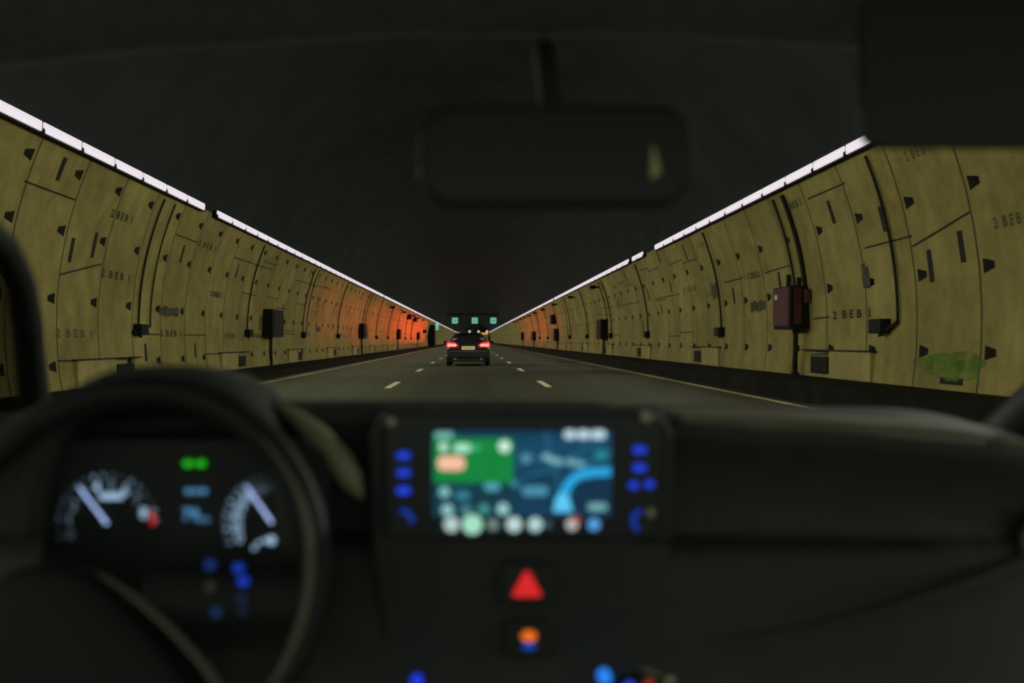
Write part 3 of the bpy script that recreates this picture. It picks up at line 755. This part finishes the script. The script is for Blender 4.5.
pix(disc(577, 519.5, 2.6), (220, 60, 40), 1, 'dock_icon')
# blue keys
BK = (30, 62, 250)
for x, y in ((403.4, 455.7), (403.4, 473), (403.4, 490.8), (640, 450), (640, 468), (634, 485.5), (649.6, 484.4)):
    m = MB(); d = .9695
    w = 6.6 if x not in (634, 649.6) else 4.8
    m.prism(poly_px(rrect(x-w, y-3.7, x+w, y+3.7, 3.5), d), (0, d, 0), (1, 0, 0), (0, 0, 1), (0, 1, 0), .004)
    k = part(m, 'control_key', glow(26, 66, 220, .9 if y != 490.8 else 1.05), unit)
for cx, a0, a1 in ((402, -100, 10), (643, 120, 260)):
    m = MB(); d = .9695; rr_ = 9.5
    c = (cx, 521)
    pts = [(c[0]+rr_*math.cos(math.radians(a)), c[1]+rr_*math.sin(math.radians(a))) for a in range(a0, a1+1, 10)]
    m.tube([P(x, y, d) for x, y in pts], .0026, 6); part(m, 'knob_light', glow(30, 70, 200, .62), unit)
    m = MB(); m.tube([P(cx, 521, .962), P(cx, 521, .975)], .0075, 18); part(m, 'volume_knob', M_hard, unit)
# hazard key and the gear lights below
m = MB(); d = .972; m.prism(poly_px(rrect(500, 564, 556, 606, 8), d), (0, d, 0), (1, 0, 0), (0, 0, 1), (0, 1, 0), .02); hz = part(m, 'hazard_button', M_piano, car, bevel=.003)
m = MB(); d = .9695; m.prism(poly_px([(527, 571.5), (530, 573), (541.5, 594.5), (540, 597), (514, 597), (512.5, 594.5), (524, 573)], d), (0, d, 0), (1, 0, 0), (0, 0, 1), (0, 1, 0), .002); part(m, 'red_triangle', glow(216, 34, 38, .98), hz)
m = MB(); m.prism(poly_px(rrect(505, 622, 553, 658, 8), .972), (0, .972, 0), (1, 0, 0), (0, 0, 1), (0, 1, 0), .02); sk = part(m, 'start_button', M_piano, car, bevel=.003)
m = MB(); m.prism(poly_px([(529+8*math.cos(a), 636.5+5.5*math.sin(a)) for a in [2*math.pi*i/16 for i in range(16)]], .9695), (0, .9695, 0), (1, 0, 0), (0, 0, 1), (0, 1, 0), .002); part(m, 'amber_light', glow(232, 110, 20, 1.0), sk)
m = MB(); m.prism(poly_px([(529+7*math.cos(a), 646.5+3.5*math.sin(a)) for a in [2*math.pi*i/16 for i in range(16)]], .9695), (0, .9695, 0), (1, 0, 0), (0, 0, 1), (0, 1, 0), .002); part(m, 'blue_light', glow(10, 70, 170, .9), sk)
# climate dials peeping in at the bottom
c = P(640, 702, .955); kn = MB(); kn.tube([c+Vector((0, -.012, 0)), c+Vector((0, .03, 0))], .026, 28); kd = part(kn, 'climate_dial', M_hard, car, bevel=.003)
m = MB(); m.tube([c+Vector((.031*math.cos(a), .0, .031*math.sin(a))) for a in [math.pi*(.12+.36*i/12) for i in range(13)]], .0016, 6); part(m, 'dial_ring', M_satin, kd)
for a0, a1, col, k in ((112, 146, (50, 70, 235), 1.0), (66, 84, (150, 50, 30), .8)):
    m = MB(); m.tube([c+Vector((.024*math.cos(math.radians(a)), -.014, .024*math.sin(math.radians(a)))) for a in range(a0, a1+1, 6)], .0034, 6); part(m, 'dial_light', glow(*col, k), kd)
m = MB(); cc = P(605, 678, .95); m.tube([cc, cc+Vector((0, .01, 0))], .0066, 16); part(m, 'blue_indicator', glow(40, 130, 240, 1.0), stack)
m = MB(); cc = P(670.6, 682, .95); m.tube([cc, cc+Vector((0, .01, 0))], .005, 12); part(m, 'bezel_glint', mat('olive_glint', (.62, .60, .40), .35), stack)  # another glint put in as a pale disc
m = MB(); cc = P(416.5, 683, .95); m.tube([cc, cc+Vector((0, .01, 0))], .006, 12); part(m, 'blue_indicator', glow(28, 60, 220, .9), stack)

# driver's side: binnacle hood, dials
DC = .966
hood = MB()
ar = []
for d_, sx, sy in ((.925, 1.0, 1.0), (1.0, .99, .99), (1.12, .96, .95)):
    row = []
    for i in range(25):
        a = math.pi*(i/24)
        ca, sa = math.cos(a), math.sin(a)
        x = 154+126*sx*math.copysign(abs(ca)**.85, ca); y = 560-182*sy*abs(sa)**.85
        row.append(tuple(P(x, y, .93)[k] if k != 1 else d_ for k in range(3)))
    ar.append(row)
hood.grid(ar); ho = part(hood, 'instrument_hood', mat('hood_plastic', (.07, .073, .063), .75, spec=.2, bump=(260, .25))); so = ho.modifiers.new('s', 'SOLIDIFY'); so.thickness = .012; so.offset = 1
face = plate(rrect(30, 440, 330, 640, 40), DC, .02, 'instrument_cluster', mat('cluster_black', (.030, .033, .029), .55, spec=.3), car)
ZC = [DC-.001]
CW = (172, 208, 238)
def cpix(pts, col, k, name, parent):
    ZC[0] -= .0001; d = ZC[0]
    m = MB(); m.prism(poly_px(pts, d), (0, d, 0), (1, 0, 0), (0, 0, 1), (0, 1, 0), .0001)
    return part(m, name, glow(*col, k), parent, fix=False)
def ctext(s, x, y, hpx, col, k, parent, name='numeral'):
    v_, f_ = text_mesh(s, 1.0); ZC[0] -= .0001; d = ZC[0]; sc_ = hpx/.72
    m = MB(); m.add([tuple(P(x+q[0]*sc_, y-q[1]*sc_, d)) for q in v_], f_); return part(m, name, glow(*col, k), parent, fix=False)
def gauge(cx, cy, r, name, nums, a0, da, bright, needle, parent):
    dial = MB(); dial.prism(poly_px(disc(cx, cy, r+10, 48), DC-.0008), (0, DC-.0008, 0), (1, 0, 0), (0, 0, 1), (0, 1, 0), .004); g = part(dial, name, mat('dial_face', (.030, .033, .029), .6, spec=.2), parent)
    for i, s in enumerate(nums):
        a = math.radians(a0-da*i); b = bright[i]
        if b <= 0: continue
        ctext(s, cx+(r-4)*math.cos(a), cy-(r-4)*math.sin(a), 11 if len(s) == 1 else 8.5, CW, b, g)
        for q in (0, .5):
            a2 = math.radians(a0-da*(i+q)); x1, y1 = cx+(r+4)*math.cos(a2), cy-(r+4)*math.sin(a2); x2, y2 = cx+(r+9)*math.cos(a2), cy-(r+9)*math.sin(a2)
            cpix(band([(x1, y1), (x2, y2)], 2.2 if q == 0 else 1.4), CW, b*.45, 'tick', g)
    (tx, ty) = needle
    nb = cpix(band([(cx, cy), (tx, ty)], [2.8, 2.0]), (165, 186, 240), 1.6, 'needle', g)
    return g
g1 = gauge(107, 524, 42, 'rev_counter', list('012345678'), 196, 22.5, [.12, .32, .3, .45, 1.2, .35, 1.0, .3, 1.2], (79, 487), face)
cpix(rrect(99, 493, 123, 499.5, 3), CW, .8, 'dial_text', g1)
cpix(band([(151, 512), (153, 519), (152.5, 525)], 3.4), (225, 40, 50), .9, 'red_zone', g1)
g2 = gauge(272, 523, 40, 'speedometer', ['0', '20', '40', '60', '80', '100', '120'], 205, 17.5, [.8, 1.1, 1.1, 1.1, .9, .25, .12], (246, 486), face)
for i in range(6):
    a = math.radians(150-24*i); x, y = 268+16*math.cos(a), 556-16*math.sin(a)
    if i < 4: cpix(disc(x, y, 2.2 if i < 3 else 4.5), CW, .8, 'fuel_mark', g2)
for x, s in ((188.3, 1), (200.7, -1)):
    cpix([(x-6*s, 463.6), (x-.5*s, 458.6), (x-.5*s, 461.3), (x+5*s, 461.3), (x+5*s, 465.9), (x-.5*s, 465.9), (x-.5*s, 468.6)], (30, 190, 20), 1.0, 'turn_arrow', face)
for x0, x1 in ((185, 192), (193.5, 199), (200.5, 207)): cpix(rrect(x0, 488.5, x1, 494, 2), (95, 165, 215), .62, 'trip_text', face)
ctext('79', 190.5, 515, 12, (95, 165, 215), 1.0, face, 'speed_digits'); ctext('km', 203.5, 519, 7, (95, 165, 215), .9, face, 'speed_unit')

# steering wheel
WCX, WCY, WD = 124, 575, .86
wc = P(WCX, WCY, WD); tilt = math.radians(20)
ux = Vector((1, 0, 0)); uy = Vector((0, math.sin(tilt), math.cos(tilt))); un = Vector((0, -math.cos(tilt), math.sin(tilt)))
RW = .1655
m = MB(); pts = [wc+ux*RW*math.cos(a)+uy*RW*math.sin(a) for a in [2*math.pi*i/72 for i in range(72)]]
ringrows = []
for i, p in enumerate(pts):
    rad = (p-wc).normalized(); row = []
    for j in range(14):
        q = 2*math.pi*j/14; row.append(tuple(p+rad*.0145*math.cos(q)+un*.0165*math.sin(q)))
    ringrows.append(row)
m.grid(ringrows+[ringrows[0]], closed=True)
wheel = part(m, 'steering_wheel', M_leather)
def wpt(x, y, n=0): return wc+ux*x+uy*y+un*n
pad = MB()
outl = [(-.125, .012), (-.06, .020), (-.028, .017), (.0, .0), (.035, -.032), (.066, -.064), (.082, -.10), (.06, -.12), (-.125, -.12)]
outl = [(x-.0, y-.01) for x, y in outl]
lay = [(1.0, -.02), (1.0, .008), (.96, .020), (.86, .028), (.5, .033), (.05, .034)]
cxp, cyp = -.03, -.06
pad.grid([[tuple(wpt(cxp+(x-cxp)*s, cyp+(y-cyp)*s, n)) for x, y in outl] for s, n in lay], closed=True)
pad.add([tuple(wpt(cxp+(x-cxp)*.05, cyp+(y-cyp)*.05, .034)) for x, y in outl], [tuple(range(len(outl)))])
hub = part(pad, 'airbag_pad', mat('pad_vinyl', (.013, .0135, .0105), .6, spec=.3, bump=(200, .4)), wheel); hm = hub.modifiers.new('s', 'SUBSURF'); hm.levels = 1; hm.render_levels = 2
M_spoke = mat('spoke_plastic', (.016, .017, .014), .6, spec=.3)
sp = MB()
sp.grid([[tuple(wpt(x, y0_, n)) for y0_, n in ((.010, -.004), (.008, .008), (-.018, .012), (-.046, .008), (-.048, -.004))] for x in (.02, .07, .12, .158)])
s1 = part(sp, 'spoke', M_spoke, wheel)
sp = MB()
sp.grid([[tuple(wpt(x, y0_, n)) for y0_, n in ((.03, -.004), (.028, .008), (.0, .012), (-.028, .008), (-.03, -.004))] for x in (-.158, -.12, -.07)])
part(sp, 'spoke', M_hard, wheel)
sp = MB()
sp.grid([[tuple(wpt(x, y0_, n)) for x, n in ((-.05, -.004), (-.048, .006), (0, .01), (.048, .006), (.05, -.004))] for y0_ in (-.10, -.13, -.158)])
part(sp, 'spoke', M_hard, wheel)
for px, py, c_, k in ((209.6, 564.6, (22, 62, 150), .5), (238, 568, (18, 62, 190), .75), (243, 581, (18, 62, 200), .85), (209.6, 587, (80, 68, 50), .3), (241.6, 599, (22, 50, 100), .3), (215.7, 612, (18, 60, 120), .4), (243, 611, (22, 45, 80), .22)):
    # put each key on the spoke plane
    dirv = Vector(((px-VX)/F, 1, -(py-VY)/F)); o_ = Vector((0, 0, H)); pl0 = wpt(0, 0, .0135)
    t = (pl0-o_).dot(un)/dirv.dot(un); q = o_+dirv*t
    m = MB(); m.tube([q, q-un*.004], .0042, 10); part(m, 'thumb_button', glow(*c_, k), s1)

# curved trim beside the dials, its lit look painted in by a pale colour
m = MB(); m.tube([P(px, py, d) for px, py, d in ((276, 404, 1.02), (296, 416, 1.01), (318, 436, 1.0), (338, 460, .99), (352, 480, .985), (362, 498, .985))], [.003, .008, .0125, .0145, .012, .003], 14)
part(m, 'side_trim', M_satin)
m = MB(); m.tube([P(px, py, d) for px, py, d in ((300, 470, 1.0), (318, 490, .995), (328, 515, .99), (331, 540, .99))], [.002, .004, .005, .002], 10); part(m, 'vent_trim', M_chrome)
# pillars
def pillar(pts, w, name='a_pillar'):
    m = MB(); q = [P(*p) for p in pts]
    m.tube(q, [w*p[2]/F for p in pts], 14); return part(m, name, M_hard)
pillar([(38, 470, 1.25), (35, 410, 1.22), (31, 365, 1.18), (27, 320, 1.13), (20, 282, 1.07), (4, 248, 1.0), (-28, 216, .92), (-90, 180, .82), (-190, 120, .72)], 15)
pillar([(985, 480, 1.42), (1005, 440, 1.40), (1042, 405, 1.35), (1090, 370, 1.25), (1160, 315, 1.1), (1260, 230, .9), (1330, 160, .8)], 27)
# tinted quarter glass beyond the left pillar
def glass_mat(name, t, refl):
    m_ = bpy.data.materials.new(name); m_.use_nodes = True; nt = m_.node_tree
    nt.nodes.remove(nt.nodes['Principled BSDF']); out = nt.nodes['Material Output']
    tr = nt.nodes.new('ShaderNodeBsdfTransparent'); tr.inputs['Color'].default_value = (*t, 1)
    gl = nt.nodes.new('ShaderNodeBsdfGlossy'); gl.inputs['Roughness'].default_value = .03
    mx = nt.nodes.new('ShaderNodeMixShader'); mx.inputs['Fac'].default_value = refl
    nt.links.new(tr.outputs[0], mx.inputs[1]); nt.links.new(gl.outputs[0], mx.inputs[2]); nt.links.new(mx.outputs[0], out.inputs['Surface'])
    return m_
m = MB(); m.grid([[tuple(P(34, 420, 1.20)), tuple(P(-160, 420, .95))], [tuple(P(30, 320, 1.12)), tuple(P(-200, 320, .85))], [tuple(P(10, 252, 1.0)), tuple(P(-120, 200, .78))]], smooth=False)
q = part(m, 'side_window', glass_mat('tinted_glass', (.42, .42, .40), .02)); q.modifiers.new('s', 'SOLIDIFY').thickness = .004
# windscreen
rows = []
for i in range(9):
    t = i/8
    row = []
    for j in range(17):
        s = -1+2*j/16
        yb, zb, wb = 1.80, H-.17, .80; yt, zt, wt = 1.0, H+.335, .62
        yy = yb+(yt-yb)*t-.10*s*s; zz = zb+(zt-zb)*t+.02*math.sin(math.pi*t); ww = wb+(wt-wb)*t
        row.append((XC+ww*s, yy, zz))
    rows.append(row)
m = MB(); m.grid(rows); q = part(m, 'windscreen', glass_mat('windscreen_glass', (.97, .98, .97), .012))
# headliner, sun visors, mirror
rows = [[(XC+.66*s, yy, H+zz-.05*s*s) for s in (-1, -.6, -.2, .2, .6, 1)] for yy, zz in ((1.02, .335), (.98, .325), (.9, .335), (.6, .36), (.2, .38), (-.2, .38))]
m = MB(); m.grid(rows); q = part(m, 'headliner', M_head); q.modifiers.new('s', 'SOLIDIFY').thickness = .02
def visor(x0, x1, ytop, ybot, d):
    m = MB(); a = P(0, ybot, d); z0 = a.z; z1 = P(0, ytop, d).z
    pts = rrect(x0, z0, x1, z1, .02)
    m.prism(pts, (0, d, 0), (1, 0, 0), (0, 0, 1), (0, 1, 0), .018); return part(m, 'sun_visor', M_visor, car, bevel=.006)
visor(P(863, 0, .86).x, P(863, 0, .86).x+.36, -10, 147, .86)
m = MB(); d = .80; m.prism(poly_px(rrect(418, 104, 694, 206, 34), d), (0, d, 0), (1, 0, 0), (0, 0, 1), (0, 1, 0), .03); mir = part(m, 'rear_view_mirror', M_hard, car, bevel=.006)
m = MB(); d = .797; m.prism(poly_px(rrect(426, 111, 686, 199, 29), d), (0, d, 0), (1, 0, 0), (0, 0, 1), (0, 1, 0), .004); part(m, 'mirror_glass', M_mirror, mir)
m = MB(); m.tube([P(556, 150, .83), P(550, 90, .92), P(545, 50, 1.0)], .012, 10); part(m, 'mirror_stem', M_visor, mir)
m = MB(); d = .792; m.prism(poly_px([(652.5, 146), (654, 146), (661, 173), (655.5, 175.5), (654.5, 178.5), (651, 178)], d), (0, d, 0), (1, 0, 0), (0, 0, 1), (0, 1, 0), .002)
part(m, 'reflection_sliver', mat('pale_yellow_reflection', (.85, .80, .34), .6), mir)  # sliver of reflection in the mirror, put in as a pale plate

m = MB(); m.tube([wpt((RW-.002)*math.cos(a), (RW-.002)*math.sin(a), .0155) for a in [math.radians(-42+88*i/24) for i in range(25)]], [.0012+.0028*math.sin(math.pi*i/24) for i in range(25)], 8)
part(m, 'rim_highlight', mat('rim_highlight_grey', (.15, .15, .10), .5), wheel)  # highlight on the wheel rim put in as a paler arc

def on_wheel(px, py, n):
    dirv = Vector(((px-VX)/F, 1, -(py-VY)/F)); o_ = Vector((0, 0, H)); t = (wpt(0, 0, n)-o_).dot(un)/dirv.dot(un)
    return o_+dirv*t
m = MB(); m.tube([on_wheel(x, y, .027) for x, y in ((98, 573), (118, 585), (142, 603), (165, 623), (186, 644), (206, 667), (222, 690))], [.0012, .0028, .0042, .005, .005, .0048, .004], 10, flat=.5)
part(m, 'pad_highlight', mat('pad_highlight_grey', (.17, .17, .115), .5, bump=(150, .4)), hub)  # lit streak across the pad put in as a paler raised strip

# highlight on the passenger dash edge, put in as a paler strip
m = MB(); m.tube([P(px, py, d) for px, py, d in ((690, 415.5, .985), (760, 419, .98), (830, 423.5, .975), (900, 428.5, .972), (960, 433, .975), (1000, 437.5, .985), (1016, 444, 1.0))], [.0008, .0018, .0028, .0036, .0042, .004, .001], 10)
part(m, 'dash_edge_highlight', mat('edge_highlight_olive', (.20, .19, .115), .55, bump=(220, .4)), dash)
